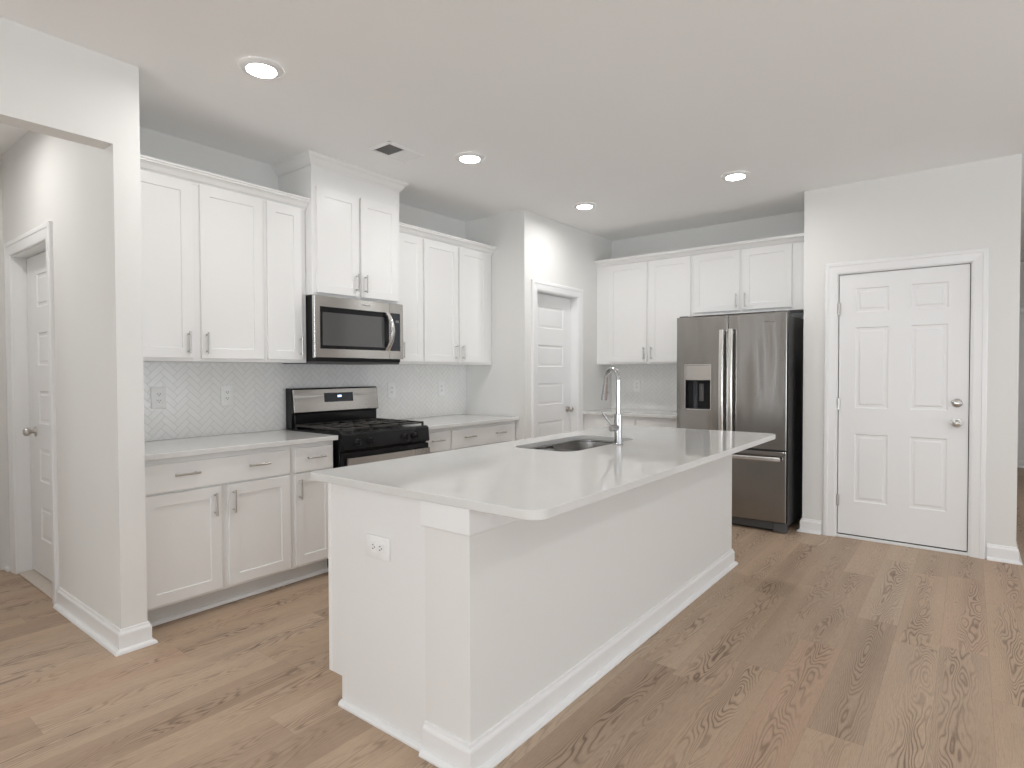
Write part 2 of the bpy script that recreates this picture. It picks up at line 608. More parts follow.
wall('wall_hall_end', 'end wall of the left hall', [(-0.6, SX1, HY, HY + 0.12, 0, CH)])
wall('wall_hall_outer', 'outer side wall of the left hall', [(-0.47, -0.35, SY, HY, 0, CH)])


def window_wall(name, label, along, const, lo, hi, wins, thick):
    mb = MB()

    def bx(a, b, z0, z1):
        c0, c1 = sorted((const, const + thick))
        if along == 'y':
            mb.box(c0, c1, a, b, z0, z1)
        else:
            mb.box(a, b, c0, c1, z0, z1)
    e = lo
    for a, b in wins:
        bx(e, a, 0, CH)
        bx(a, b, 0, WZ0)
        bx(a, b, WZ1, CH)
        e = b
    bx(e, hi, 0, CH)
    struct(obj(name, mb, M['wall']), label, 'wall')


window_wall('wall_rear', 'living room window wall behind the viewer', 'y', REAR_X, SIDE_Y, SY, REAR_WIN, -0.12)
window_wall('wall_side', 'living room wall right of the viewer with window openings added for light', 'x', SIDE_Y, REAR_X, HX1, SIDE_FILL_WIN, -0.12)
wall('wall_living_left', 'living room wall left of the hall opening, with a glazed patio door', [(REAR_X, LEFT_WIN[0][0], SY, SY + 0.115, 0, CH), (LEFT_WIN[0][1], -0.47, SY, SY + 0.115, 0, CH), (LEFT_WIN[0][0], LEFT_WIN[0][1], SY, SY + 0.115, 2.25, CH)])
wall('wall_hall_far', 'far end wall of the entry hall', [(HX1, HX1 + 0.12, SIDE_Y, YE + 2.0, 0, CH)])
wall('wall_entry_inner', 'inner wall of the entry hall', [(XD + 0.12, HX1, YE, YE + 0.10, 0, CH)])
def window_frame(n, label, along, a, b, z0, z1, c0, c1, mids, sash):
    mb = MB()

    def fr(a0, a1, q0, q1):
        if along == 'y':
            mb.box(c0, c1, a0, a1, q0, q1, 0.004)
        else:
            mb.box(a0, a1, c0, c1, q0, q1, 0.004)
    fr(a, a + 0.06, z0, z1)
    fr(b - 0.06, b, z0, z1)
    fr(a + 0.06, b - 0.06, z0, z0 + 0.06)
    fr(a + 0.06, b - 0.06, z1 - 0.06, z1)
    for m in mids:
        fr(m - 0.035, m + 0.035, z0 + 0.06, z1 - 0.06)
    if sash:
        fr(a + 0.06, b - 0.06, sash - 0.025, sash + 0.025)
    struct(obj('window_%d' % n, mb, M['frame']), label, 'window')


window_frame(1, 'white framed living room window, the one behind the viewer to the right', 'y', *REAR_WIN[0], WZ0, WZ1, REAR_X - 0.09, REAR_X - 0.04, [], 1.4)
window_frame(2, 'white framed living room window, the one straight behind the viewer', 'y', *REAR_WIN[1], WZ0, WZ1, REAR_X - 0.09, REAR_X - 0.04, [], 1.4)
for n_, (a, b), lab in zip((4, 5, 6), SIDE_FILL_WIN, ('nearest the rear corner', 'right beside the viewer', 'nearest the entry hall')):
    window_frame(n_, 'white framed side window added for fill light, the one ' + lab, 'x', a, b, WZ0, WZ1, SIDE_Y - 0.09, SIDE_Y - 0.04, [], 1.4)
window_frame(3, 'white framed glazed patio door left of the viewer', 'x', *LEFT_WIN[0], 0.0, 2.25, SY + 0.04, SY + 0.09, [(LEFT_WIN[0][0] + LEFT_WIN[0][1]) / 2], None)

# ------------------------------------------------------------------ mouldings of the setting
BASE = [(0, 0), (0.033, 0), (0.033, 0.006), (0.029, 0.014), (0.021, 0.019), (0.0145, 0.020), (0.0145, 0.084), (0.012, 0.091), (0.008, 0.096), (0.006, 0.106), (0.0, 0.108)]
SHOE = [(0, 0), (0.018, 0), (0.018, 0.008), (0.013, 0.016), (0.004, 0.020), (0.0, 0.020)]
CASING = [(0, 0), (0, 0.010), (0.010, 0.013), (0.054, 0.016), (0.060, 0.020), (0.080, 0.020), (0.086, 0.015), (0.086, 0)]
world_xy = lambda a, b, h: (a, b, h)


def baseboard(name, path, sign, prof=BASE, label=None):
    o = obj(name, MB().sweep(path, prof, world_xy, sign), M['trim'])
    return struct(o, label, 'baseboard')


baseboard('baseboard_hall', [(SX0, HDY0 - 0.106), (SX0, SY), (SX1, SY), (SX1, 3.235)], -1, label='white baseboard wrapping the left wall end')
baseboard('baseboard_hall_far', [(SX0, HY), (SX0, HDY1 + 0.106)], -1, label='white baseboard beyond the hall door')
baseboard('baseboard_alcove', [(5.42, YA), (XD, YA), (XD, DY1 + 0.107)], -1, label='white baseboard between refrigerator and entry door')
baseboard('baseboard_right', [(XD, DY0 - 0.107), (XD, YE), (5.6, YE)], -1, label='white baseboard right of the entry door')
baseboard('baseboard_entry', [(5.6, YE), (HX1, YE), ], -1, label='white baseboard along the entry hall')
baseboard('baseboard_far', [(HX1, YE), (HX1, SIDE_Y)], -1, label='white baseboard at the far hall end')


def hinge(parent, u, d, z):
    mb = MB().tube([(u, d, z - 0.045), (u, d, z + 0.045)], 0.0075, 10).box(u - 0.004, u + 0.012, d + 0.002, d + 0.006, z - 0.044, z + 0.044)
    return obj('hinge', mb, M['nickel'], parent, 40)


def round_knob(parent, u, d, z, s=1.0):
    k = obj('door_knob', MB().lathe([(0, 0.066), (0.014, 0.065), (0.024, 0.058), (0.0275, 0.047), (0.024, 0.034), (0.014, 0.027), (0.011, 0.020), (0.011, 0.008), (0.030, 0.007), (0.033, 0.003), (0.033, 0)], (u, d, z), (0, -1, 0), 28), M['nickel'], parent, 40)
    return k


# entry door (facing -X): local u grows to the right of the view
d1 = thing('door_1', 'white six-panel entry door with knob and deadbolt', 'door', (XD, DY1, 0), FACE_BACK)
struct(d1)
wd = DY1 - DY0
cu = [(0.113, 0.331), (0.468, 0.690)]
cz = [(0.29, 0.815), (1.015, 1.635), (1.75, 1.935)]
obj('door_slab', MB().slab(0.003, wd - 0.003, 0.030, DZ - 0.004, 0.012, 0.044, [(a, b, c, d) for a, b in cu for c, d in cz], [(0.008, -0.006), (0.016, 0.0), (0.010, 0.0045)]), M['door'], d1)
obj('door_casing', MB().sweep([(-0.010, 0), (-0.010, DZ + 0.006), (wd + 0.010, DZ + 0.006), (wd + 0.010, 0)], CASING, lambda a, b, h: (a, -h, b)), M['trim'], d1)
obj('door_jamb', MB().box(-0.018, -0.002, 0, 0.118, 0, DZ + 0.016).box(wd + 0.002, wd + 0.018, 0, 0.118, 0, DZ + 0.016).box(-0.002, wd + 0.002, 0, 0.118, DZ, DZ + 0.016), M['trim'], d1)
obj('door_stop_strip', MB().box(-0.002, 0.014, 0.058, 0.075, 0.02, DZ).box(wd - 0.014, wd + 0.002, 0.058, 0.075, 0.02, DZ).box(-0.002, wd + 0.002, 0.058, 0.075, DZ - 0.016, DZ), M['gap'], d1)
obj('threshold', MB().box(-0.016, wd + 0.016, -0.004, 0.118, 0.0005, 0.020, 0.003), M['trim'], d1)
obj('door_gap_shade', MB().box(0.002, wd - 0.002, 0.022, 0.050, 0.020, 0.0301), M['gap'], d1)  # dark strip standing in for the shaded gap under the slab
for z in (0.29, 1.043, 1.784):
    hinge(d1, 0.001, 0.002, z)
round_knob(d1, 0.743, 0.012, 0.931)
db = obj('deadbolt', MB().lathe([(0, 0.020), (0.022, 0.019), (0.029, 0.013), (0.0315, 0.004), (0.0315, 0)], (0.744, 0.012, 1.072), (0, -1, 0), 28), M['nickel'], d1, 40)
obj('thumb_turn', MB().box(0.740 - 0.015, 0.748 + 0.012, -0.022, -0.006, 1.066, 1.078, 0.003), M['nickel'], db)

# pantry door (facing -Y)
d2 = thing('door_2', 'white five-panel pantry door in deep jamb', 'door', (PX0, YP, 0), FACE_LEFT)
struct(d2)
wp = PX1 - PX0
obj('door_slab', MB().slab(0.003, wp - 0.003, 0.012, PZ - 0.004, 0.080, 0.035, [(0.125, wp - 0.138, z, z + 0.207) for z in (0.25, 0.617, 0.984, 1.351, 1.718)], [(0.007, -0.007), (0.014, 0.0), (0.008, 0.004)]), M['door'], d2)
obj('door_casing', MB().sweep([(-0.006, 0), (-0.006, PZ + 0.006), (wp + 0.006, PZ + 0.006), (wp + 0.006, 0)], CASING, lambda a, b, h: (a, -h, b)), M['trim'], d2)
obj('door_jamb', MB().box(-0.018, 0.0, 0, 0.116, 0, PZ + 0.016).box(wp, wp + 0.018, 0, 0.116, 0, PZ + 0.016).box(0, wp, 0, 0.116, PZ, PZ + 0.016), M['trim'], d2)
round_knob(d2, wp - 0.062, 0.080, 0.924)

# hall door (facing -X) near the left picture edge
d3 = thing('door_3', 'white panelled hall door left of the wall end', 'door', (SX0, HDY1, 0), FACE_BACK)
struct(d3)
wh = HDY1 - HDY0
obj('door_slab', MB().slab(0.003, wh - 0.003, 0.018, HDZ - 0.004, 0.074, 0.035, [(0.21, wh - 0.125, z, z + 0.207) for z in (0.25, 0.617, 0.984, 1.351, 1.718)], [(0.007, -0.007), (0.014, 0.0), (0.008, 0.004)]), M['door'], d3)
obj('door_casing', MB().sweep([(-0.006, 0), (-0.006, HDZ + 0.006), (wh + 0.006, HDZ + 0.006), (wh + 0.006, 0)], CASING, lambda a, b, h: (a, -h, b)), M['trim'], d3)
obj('door_jamb', MB().box(-0.018, 0.0, 0, 0.111, 0, HDZ + 0.016).box(wh, wh + 0.018, 0, 0.111, 0, HDZ + 0.016).box(0, wh, 0, 0.111, HDZ, HDZ + 0.016), M['trim'], d3)
obj('threshold', MB().box(0, wh, 0.0, 0.111, 0.0005, 0.010, 0.003), M['sill'], d3)
round_knob(d3, 0.135, 0.074, 0.93)

# a second hall door in the end wall, cut by the picture edge
d4 = thing('door_4', 'white hall door on the end wall at the left picture edge', 'door', (0.12, HY, 0), FACE_LEFT)
struct(d4)
obj('door_slab', MB().slab(0.003, 0.757, 0.012, 2.03, -0.012, 0.011, [(0.12, 0.64, z, z + 0.207) for z in (0.25, 0.617, 0.984, 1.351, 1.718)], [(0.007, -0.005), (0.014, 0.0), (0.008, 0.003)]), M['door'], d4)
obj('door_casing', MB().sweep([(-0.006, 0), (-0.006, 2.04), (0.766, 2.04), (0.766, 0)], CASING, lambda a, b, h: (a, -h * 1.3, b)), M['trim'], d4)

# a cased front door at the far end of the entry hall, seen as a sliver
d5 = thing('door_5', 'white cased door at the far end of the entry hall', 'door', (HX1, -0.35, 0), FACE_BACK)
struct(d5)
obj('door_slab', MB().slab(0.10, 1.00, 0.012, 2.05, -0.012, 0.011, [(0.22, 0.88, 0.25, 0.95), (0.22, 0.88, 1.1, 1.9)], [(0.010, -0.005), (0.014, 0.0), (0.008, 0.003)]), M['door'], d5)
obj('door_casing', MB().sweep([(0.09, 0), (0.09, 2.06), (1.01, 2.06), (1.01, 0)], CASING, lambda a, b, h: (a, -h * 1.3, b)), M['trim'], d5)


# ------------------------------------------------------------------ cabinet pieces (local u, d, z)
def shaker(parent, u0, u1, z0, z1, name='door', d=-0.019):
    f = 0.058
    return obj(name, MB().slab(u0, u1, z0, z1, d, 0.0185, [(u0 + f, u1 - f, z0 + f, z1 - f)], [(0.002, -0.0065)]), M['cab'], parent)


def flat_front(parent, u0, u1, z0, z1, name='drawer', d=-0.019):
    return obj(name, MB().slab(u0, u1, z0, z1, d, 0.0185, [], [], 0.0025), M['cab'], parent)


def pull(parent, u, z, vertical, length=0.125, d=-0.019):
    """bar pull on two posts, centred at u, z"""
    st = 0.030
    h = length / 2
    p = 0.048
    mb = MB()
    if vertical:
        mb.tube([(u, d - st, z - h), (u, d - st, z + h)], 0.0055, 10)
        for s in (-p, p):
            mb.tube([(u, d, z + s), (u, d - st, z + s)], 0.0045, 8)
    else:
        mb.tube([(u - h, d - st, z), (u + h, d - st, z)], 0.0055, 10)
        for s in (-p, p):
            mb.tube([(u + s, d, z), (u + s, d - st, z)], 0.0045, 8)
    return obj('pull', mb, M['nickel'], parent, 40)


def wall_cabinet(label, loc, rot, width, z0, z1, depth, doors, group='white wall cabinets', door_z=None):
    """doors: (u0, u1, pull_u)"""
    t = thing('wall_cabinet', label, 'cabinet', loc, rot, group)
    obj('cabinet_body', MB().box(0.0005, width - 0.0005, 0, depth - 0.001, z0, z1, 0.001), M['cab'], t)
    a, b = door_z or (z0 + 0.018, z1 - 0.012)
    for u0, u1, pu in doors:
        dr = shaker(t, u0, u1, a, b)
        pull(dr, pu, a + 0.026 + 0.0625, True)
    return t


CROWN = [(0, 0), (0.004, 0), (0.006, 0.010), (0.012, 0.016), (0.020, 0.020), (0.032, 0.040), (0.044, 0.050), (0.050, 0.052), (0.050, 0.062), (0.058, 0.064), (0.058, 0.074), (0, 0.074)]
UY = 3.52                # face of the wall cabinets on the range wall
U0, U1 = 1.367, 2.395
X0 = SX1 + 0.001

wall_cabinet('white two-door wall cabinet beside the left wall end, over two outlets', (X0, UY, 0), FACE_LEFT, 1.985 - X0, U0, U1, YL - UY,
             [(0.025, 1.544 - X0, 1.515 - X0), (1.590 - X0, 1.969 - X0, 1.617 - X0)])
wall_cabinet('narrow single-door wall cabinet touching the left side of the microwave', (1.985, UY, 0), FACE_LEFT, 2.280 - 1.985, U0, U1, YL - UY,
             [(0.014, 2.243 - 1.985, 2.222 - 1.985)])
wall_cabinet('narrow single-door wall cabinet touching the right side of the microwave', (3.047, UY, 0), FACE_LEFT, 3.343 - 3.047, U0, U1, YL - UY,
             [(0.030, 3.334 - 3.047, 0.060)])
wall_cabinet('white two-door wall cabinet in the corner against the pantry side wall', (3.343, UY, 0), FACE_LEFT, 4.222 - 3.343, U0, U1, YL - UY,
             [(0.010, 3.751 - 3.343, 3.715 - 3.343), (3.772 - 3.343, 4.147 - 3.343, 3.802 - 3.343)])
tag(obj('crown_molding', MB().sweep([(X0, UY), (2.281, UY)], CROWN, lambda a, b, h: (a, b, h + 2.379), -1), M['cab']), 'white crown molding along the two wall cabinets left of the microwave', 'molding', 'cabinet crown moldings')
tag(obj('crown_molding', MB().sweep([(3.049, UY), (4.224, UY)], CROWN, lambda a, b, h: (a, b, h + 2.379), -1), M['cab']), 'white crown molding along the wall cabinets between microwave and pantry', 'molding', 'cabinet crown moldings')

# tall cabinet over the microwave
HX = 2.283
HW = 3.045 - HX
HF = 3.45
hc = thing('wall_cabinet', 'tall two-door cabinet above the microwave with crown reaching the ceiling', 'cabinet', (HX, HF, 0), FACE_LEFT, 'white wall cabinets')
obj('cabinet_body', MB().box(0, HW, 0, YL - HF - 0.001, 1.82, 2.565, 0.001), M['cab'], hc)
obj('frieze', MB().box(0.0015, HW - 0.0015, 0.003, YL - HF - 0.001, 2.5655, CH - 0.003).box(0, HW, 0, 0.004, 2.5645, CH - 0.003), M['cab'], hc)
for u0, u1, pu in ((0.030, 0.368, 0.341), (0.390, 0.728, 0.417)):
    dr = shaker(hc, u0, u1, 1.836, 2.540)
    pull(dr, pu, 1.836 + 0.095, True)
BIGC = [(0, 0), (0.005, 0), (0.007, 0.008), (0.014, 0.014), (0.019, 0.022), (0.030, 0.040), (0.040, 0.049), (0.045, 0.051), (0.045, 0.056), (0.050, 0.058), (0.050, 0.069), (0, 0.069)]
obj('crown', MB().sweep([(0, YL - HF - 0.002), (0, 0), (HW, 0), (HW, YL - HF - 0.002)], BIGC, lambda a, b, h: (a, b, h + CH - 0.0695), -1), M['cab'], hc)

# refrigerator wall uppers
BX = 5.51
wall_cabinet('white two-door wall cabinet between the pantry wall and the refrigerator', (BX, YP - 0.001, 0), FACE_BACK, YP - 2.104, 1.378, 2.41, XB - BX,
             [(0.146, 0.578, 0.552), (0.607, 1.024, 0.633)])
wall_cabinet('short two-door cabinet above the refrigerator', (BX, 2.103, 0), FACE_BACK, 2.103 - 1.070, 1.828, 2.41, XB - BX,
             [(0.019, 0.446, 0.420), (0.472, 0.883, 0.498)], door_z=(1.855, 2.398))
tag(obj('crown_molding', MB().sweep([(BX, YP - 0.001), (BX, YA + 0.004)], CROWN, lambda a, b, h: (a, b, h + 2.392), -1), M['cab']), 'white crown molding above the refrigerator wall cabinets', 'molding', 'cabinet crown moldings')


def base_cabinet(label, loc, rot, width, depth, fronts, group='white base cabinets'):
    """fronts: ('drawer', u0, u1, [pull u]) or ('door', u0, u1, pull u)"""
    t = thing('base_cabinet', label, 'cabinet', loc, rot, group)
    obj('cabinet_body', MB().box(0.0005, width - 0.0005, 0, depth - 0.001, 0.106, CT - 0.030, 0.001), M['cab'], t)
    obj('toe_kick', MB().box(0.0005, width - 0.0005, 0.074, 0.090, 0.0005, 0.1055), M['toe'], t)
    for kind, u0, u1, p in fronts:
        if kind == 'drawer':
            d = flat_front(t, u0, u1, 0.693, 0.838)
            for u in p:
                pull(d, u, 0.777, False)
        else:
            d = shaker(t, u0, u1, 0.122, 0.682)
            pull(d, p, 0.682 - 0.028 - 0.0625, True)
    return t


BY = 3.243
LB = YL - BY
base_cabinet('two-door base cabinet with one wide drawer beside the left wall end', (X0, BY, 0), FACE_LEFT, 1.985 - X0, LB,
             [('drawer', 0.030, 1.973 - X0, [1.375 - X0, 1.768 - X0]), ('door', 0.030, 1.559 - X0, 1.520 - X0), ('door', 1.598 - X0, 1.973 - X0, 1.622 - X0)])
base_cabinet('narrow base cabinet with drawer left of the range', (1.985, BY, 0), FACE_LEFT, 2.288 - 1.985, LB,
             [('drawer', 0.020, 2.273 - 1.985, [0.155]), ('door', 0.020, 2.273 - 1.985, 0.046)])
base_cabinet('narrow base cabinet with drawer right of the range', (3.078, BY, 0), FACE_LEFT, 3.366 - 3.078, LB,
             [('drawer', 0.016, 3.357 - 3.078, [0.125]), ('door', 0.016, 3.357 - 3.078, 0.250)])
base_cabinet('wide-drawer base cabinet in the corner by the pantry side wall', (3.366, BY, 0), FACE_LEFT, 4.222 - 3.366, LB,
             [('drawer', 0.013, 0.808, [0.207, 0.602]), ('door', 0.013, 0.400, 0.372), ('door', 0.421, 0.808, 0.449)])
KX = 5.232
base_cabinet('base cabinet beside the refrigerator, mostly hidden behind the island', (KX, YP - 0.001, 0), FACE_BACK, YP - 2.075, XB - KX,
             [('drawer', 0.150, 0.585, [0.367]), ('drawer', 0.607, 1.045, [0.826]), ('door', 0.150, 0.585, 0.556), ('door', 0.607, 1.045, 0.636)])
struct(obj('trim_1', MB().sweep([(X0 + 0.034, BY + 0.074), (2.288, BY + 0.074)], SHOE, world_xy, -1), M['trim']), 'shoe molding under the base cabinets left of the range', 'molding')
struct(obj('trim_2', MB().sweep([(3.063, BY + 0.074), (4.222, BY + 0.074)], SHOE, world_xy, -1), M['trim']), 'shoe molding under the base cabinets right of the range', 'molding')


# ------------------------------------------------------------------ counters, backsplash
def counter(label, x0, x1, y0, y1):
    return tag(obj('countertop', MB().box(x0, x1, y0, y1, CT - 0.029, CT, 0.003, 2), M['quartz'], smooth=13), label, 'countertop', 'white quartz countertops')


counter('white quartz countertop left of the range', X0, 2.298, 3.20, YL - 0.001)
counter('white quartz countertop between range and pantry wall', 3.075, XP - 0.001, 3.20, YL - 0.001)
counter('white quartz countertop left of the refrigerator', 5.19, XB - 0.001, 2.070, YP - 0.001)
struct(obj('wall_backsplash_left', MB().box(SX1 + 0.001, XP - 0.001, YL - 0.008, YL - 0.0005, CT + 0.001, 1.366), M['tile_x']), 'white herringbone tile backsplash behind the range', 'backsplash')
struct(obj('wall_backsplash_back', MB().box(XB - 0.008, XB - 0.0005, 2.05, YP - 0.001, CT + 0.001, 1.377), M['tile_y']), 'white herringbone tile backsplash left of the refrigerator', 'backsplash')

# ------------------------------------------------------------------ island
IX0, IX1, IY0, IY1 = 1.392, 4.022, 1.257, 1.995
IK = 1.462               # the knee wall reaches from IY0 to here
isl = thing('kitchen_island', 'long white kitchen island with baseboard in the room centre', 'island', ((IX0 + IX1) / 2, (IY0 + IY1) / 2, 0))
w = dict(parent=isl, world=True)
obj('knee_wall', MB().box(IX0, IX1, IY0, IK, 0, CT - 0.0305, 0.0015), M['wall'], **w)
prof = [(IK, 0.0), (1.932, 0.0), (1.932, 0.112), (IY1, 0.112), (IY1, CT - 0.0305), (IK, CT - 0.0305)]
low = [(IK, 0.0), (1.932, 0.0), (1.932, 0.112), (IY1, 0.112), (IY1, 0.60), (IK, 0.60)]
WX0, WX1 = 2.44, 3.33    # well for the sink
mb = MB()
for pr, a, b in ((prof, IX0 + 0.003, WX0), (low, WX0, WX1), (prof, WX1, IX1 - 0.003)):
    mb.prism(pr, lambda y, z: (a, y, z), lambda y, z: (b, y, z))
obj('cabinet_body', mb, M['island'], **w)
obj('face_frame', MB().box(IX0 + 0.001, IX1 - 0.001, IY1, IY1 + 0.019, 0.112, CT - 0.0305, 0.0015), M['cab'], **w)
obj('baseboard', MB().sweep([(IX1, IK), (IX1, IY0), (IX0, IY0), (IX0, IK)], BASE, world_xy, 1), M['trim'], **w)
obj('shoe_molding', MB().sweep([(IX0 + 0.003, IK), (IX0 + 0.003, 1.935)], SHOE, world_xy, 1), M['trim'], **w)
CAP = [(0, 0), (0.012, 0), (0.014, 0.003), (0.014, 0.0855), (0, 0.0855)]
obj('cap_trim', MB().sweep([(IX1, IK), (IX1, IY0), (IX0, IY0), (IX0, IK + 0.004)], CAP, lambda a, b, h: (a, b, h + CT - 0.116), 1), M['trim'], **w)


def rrect(x0, x1, y0, y1, r, n=6):
    rs = r if isinstance(r, (list, tuple)) else [r] * 4
    pts = []
    for (cx, cy, a), q in zip(((x1, y1, 0), (x0, y1, 90), (x0, y0, 180), (x1, y0, 270)), rs):
        sx = -q if cx == x1 else q
        sy = -q if cy == y1 else q
        for i in range(n + 1):
            t = math.radians(a + 90 * i / n)
            pts.append((cx + sx + q * math.cos(t), cy + sy + q * math.sin(t)))
    return pts


SKX0, SKX1, SKY0, SKY1 = 2.50, 3.27, 1.580, 1.965


def plate_with_hole(outer, inner, z0, z1):
    """flat slab with one opening, both outlines with the same number of points"""
    t = bmesh.new()
    lv = []
    for z in (z0, z1):
        lv.append(([t.verts.new((x, y, z)) for x, y in outer], [t.verts.new((x, y, z)) for x, y in inner]))
    n = len(outer)
    for i in range(n):
        j = (i + 1) % n
        for k in (0, 1):
            t.faces.new((lv[k][0][i], lv[k][0][j], lv[k][1][j], lv[k][1][i]))
        for k in (0, 1):
            t.faces.new((lv[0][k][i], lv[0][k][j], lv[1][k][j], lv[1][k][i]))
    bmesh.ops.recalc_face_normals(t, faces=t.faces)
    es = [e for e in t.edges if len(e.link_faces) == 2 and e.calc_face_angle(0) > 1.0]
    bmesh.ops.bevel(t, geom=es, offset=0.0025, segments=2, affect='EDGES', profile=0.5)
    mb = MB()
    mb.join(t)
    return mb


top_o = rrect(1.375, 4.052, 0.978, 2.118, [0.02, 0.02, 0.062, 0.062], 8)
top_i = rrect(SKX0, SKX1, SKY0, SKY1, 0.085, 8)
tag(obj('island_countertop', plate_with_hole(top_o, top_i, CT - 0.030, CT), M['quartz'], smooth=13), 'glossy white quartz top of the island with sink cutout', 'countertop', 'white quartz countertops')

sk = thing('kitchen_sink', 'stainless double-bowl undermount sink in the island', 'sink', ((SKX0 + SKX1) / 2, (SKY0 + SKY1) / 2, CT - 0.24))


def bowl(x0, x1, y0, y1, depth, ztop):
    t = bmesh.new()
    steps = [(0.0, 0.0, 0.085), (0.006, 0.05, 0.080), (0.012, depth - 0.05, 0.075), (0.020, depth - 0.02, 0.07), (0.045, depth, 0.06)]
    rings = []
    for ins, dz, r in steps:
        rings.append([t.verts.new((x, y, ztop - dz)) for x, y in rrect(x0 + ins, x1 - ins, y0 + ins, y1 - ins, r, 6)])
    n = len(rings[0])
    for a, b in zip(rings, rings[1:]):
        for i in range(n):
            t.faces.new((a[i], a[(i + 1) % n], b[(i + 1) % n], b[i]))
    t.faces.new(rings[-1])
    bmesh.ops.recalc_face_normals(t, faces=t.faces)
    bmesh.ops.reverse_faces(t, faces=t.faces)
    mb = MB()
    mb.join(t)
    return mb


zt = CT - 0.031
DV = 2.86
for x0, x1 in ((SKX0 - 0.004, DV - 0.010), (DV + 0.010, SKX1 + 0.004)):
    b = obj('bowl', bowl(x0, x1, SKY0 - 0.004, SKY1 + 0.004, 0.19, zt - 0.012), M['sink'], sk, 50, True)
    obj('drain', MB().lathe([(0, 0.002), (0.020, 0.002), (0.024, 0.004), (0.043, 0.004), (0.046, 0.0005)], ((x0 + x1) / 2, (SKY0 + SKY1) / 2, zt - 0.2025), seg=24), M['chrome'], b, 40, True)
rim_o = rrect(SKX0 - 0.02, SKX1 + 0.02, SKY0 - 0.015, SKY1 + 0.018, 0.09, 8)
rim_i = rrect(SKX0 - 0.003, SKX1 + 0.003, SKY0 - 0.003, SKY1 + 0.003, 0.085, 8)
obj('rim', plate_with_hole(rim_o, rim_i, zt - 0.012, zt), M['sink'], sk, 40, True)
obj('divider', MB().box(DV - 0.0105, DV + 0.0105, SKY0 - 0.003, SKY1 + 0.003, zt - 0.06, zt - 0.014, 0.004, 2), M['sink'], sk, 40, True)

# faucet
FX, FY = 2.93, 1.535
fc = thing('faucet', 'chrome gooseneck pull-down faucet on the island behind the sink', 'faucet', (FX, FY, CT))
AZ = math.radians(60)
dx, dy = math.cos(AZ), math.sin(AZ)
obj('base_ring', MB().lathe([(0, 0.008), (0.026, 0.008), (0.029, 0.005), (0.030, 0.0005), (0, 0.0005)], (0, 0, 0), seg=32), M['chrome'], fc, 40)
obj('body', MB().lathe([(0, 0.172), (0.018, 0.172), (0.0215, 0.168), (0.0215, 0.008), (0, 0.008)], (0, 0, 0), seg=32), M['chrome'], fc, 40)
R_ = 0.063
zc = 0.357
pts = [(0, 0, 0.168), (0, 0, 0.26), (0, 0, zc - 0.02)]
for i in range(0, 19):
    a = math.radians(10 * i)
    h = R_ - R_ * math.cos(a)
    pts.append((dx * h, dy * h, zc + R_ * math.sin(a) if a <= PI else zc))
pts.append((dx * (2 * R_ + 0.004), dy * (2 * R_ + 0.004), zc - 0.020))
obj('gooseneck', MB().tube(pts, 0.0125, 18), M['chrome'], fc, 50)
hx = 2 * R_ + 0.004
sp = [(dx * (hx - 0.001), dy * (hx - 0.001), zc - 0.018), (dx * (hx + 0.004), dy * (hx + 0.004), zc - 0.040), (dx * (hx + 0.014), dy * (hx + 0.014), zc - 0.085), (dx * (hx + 0.020), dy * (hx + 0.020), zc - 0.115)]
hd = obj('spray_head', MB().tube(sp, [0.0135, 0.0150, 0.0175, 0.0178], 20), M['chrome'], fc, 40)
bc = Vector(sp[2]) + Vector((0.012, -0.012, 0.012))
obj('spray_button', MB().lathe([(0, 0.004), (0.006, 0.003), (0.008, 0), (0.008, -0.006)], bc, (0.7, -0.7, 0.1), 16), M['black_matte'], hd, 40)
pv = obj('handle_barrel', MB().lathe([(0, 0.062), (0.015, 0.062), (0.018, 0.059), (0.018, 0.0)], (0, 0, 0.095), (-1, 0.25, 0), 28), M['chrome'], fc, 40)
obj('lever', MB().tube([(-0.046, 0.012, 0.108), (-0.066, 0.030, 0.140), (-0.090, 0.052, 0.186)], [0.0065, 0.0058, 0.0048], 12), M['chrome'], pv, 50)

# ------------------------------------------------------------------ gas range
RX0, RX1 = 2.314, 3.072
rg = thing('gas_range', 'black and stainless gas range between the base cabinets', 'range', ((RX0 + RX1) / 2, 3.5, 0))
w = dict(parent=rg, world=True)
obj('body', MB().box(RX0, RX1, 3.215, YL - 0.012, 0.03, 0.893, 0.003), M['black'], **w)
obj('foot', MB().box(RX0 + 0.03, RX1 - 0.03, 3.30, 3.78, 0.0005, 0.032), M['black_matte'], **w)
obj('control_panel', MB().prism([(3.214, 0.786), (3.176, 0.790), (3.166, 0.800), (3.176, 0.893), (3.190, 0.905), (3.214, 0.906)], lambda y, z: (RX0, y, z), lambda y, z: (RX1, y, z)), M['black'], **w)
for x in (2.420, 2.526, 2.832, 2.928):
    k = obj('knob', MB().lathe([(0, 0.032), (0.015, 0.031), (0.0175, 0.026), (0.0185, 0.012), (0.022, 0.008), (0.023, 0.0)], (x, 3.171, 0.843), (0, -1, 0.10), 24), M['black_matte'], rg, 40, True)
    obj('pointer', MB().box(x - 0.0035, x + 0.0035, 3.130, 3.142, 0.828, 0.864, 0.001), M['black_matte'], k, world=True)
od = obj('oven_door', MB().box(RX0 + 0.003, RX1 - 0.003, 3.172, 3.2145, 0.165, 0.780, 0.004, 2), M['black'], **w)
obj('oven_window', MB().box(RX0 + 0.10, RX1 - 0.10, 3.1705, 3.176, 0.27, 0.60, 0.001), M['glass'], od, world=True)
hpts = [(RX0 + 0.018, 3.142, 0.728), (RX0 + 0.18, 3.133, 0.729), ((RX0 + RX1) / 2, 3.130, 0.730), (RX1 - 0.18, 3.133, 0.729), (RX1 - 0.018, 3.142, 0.728)]
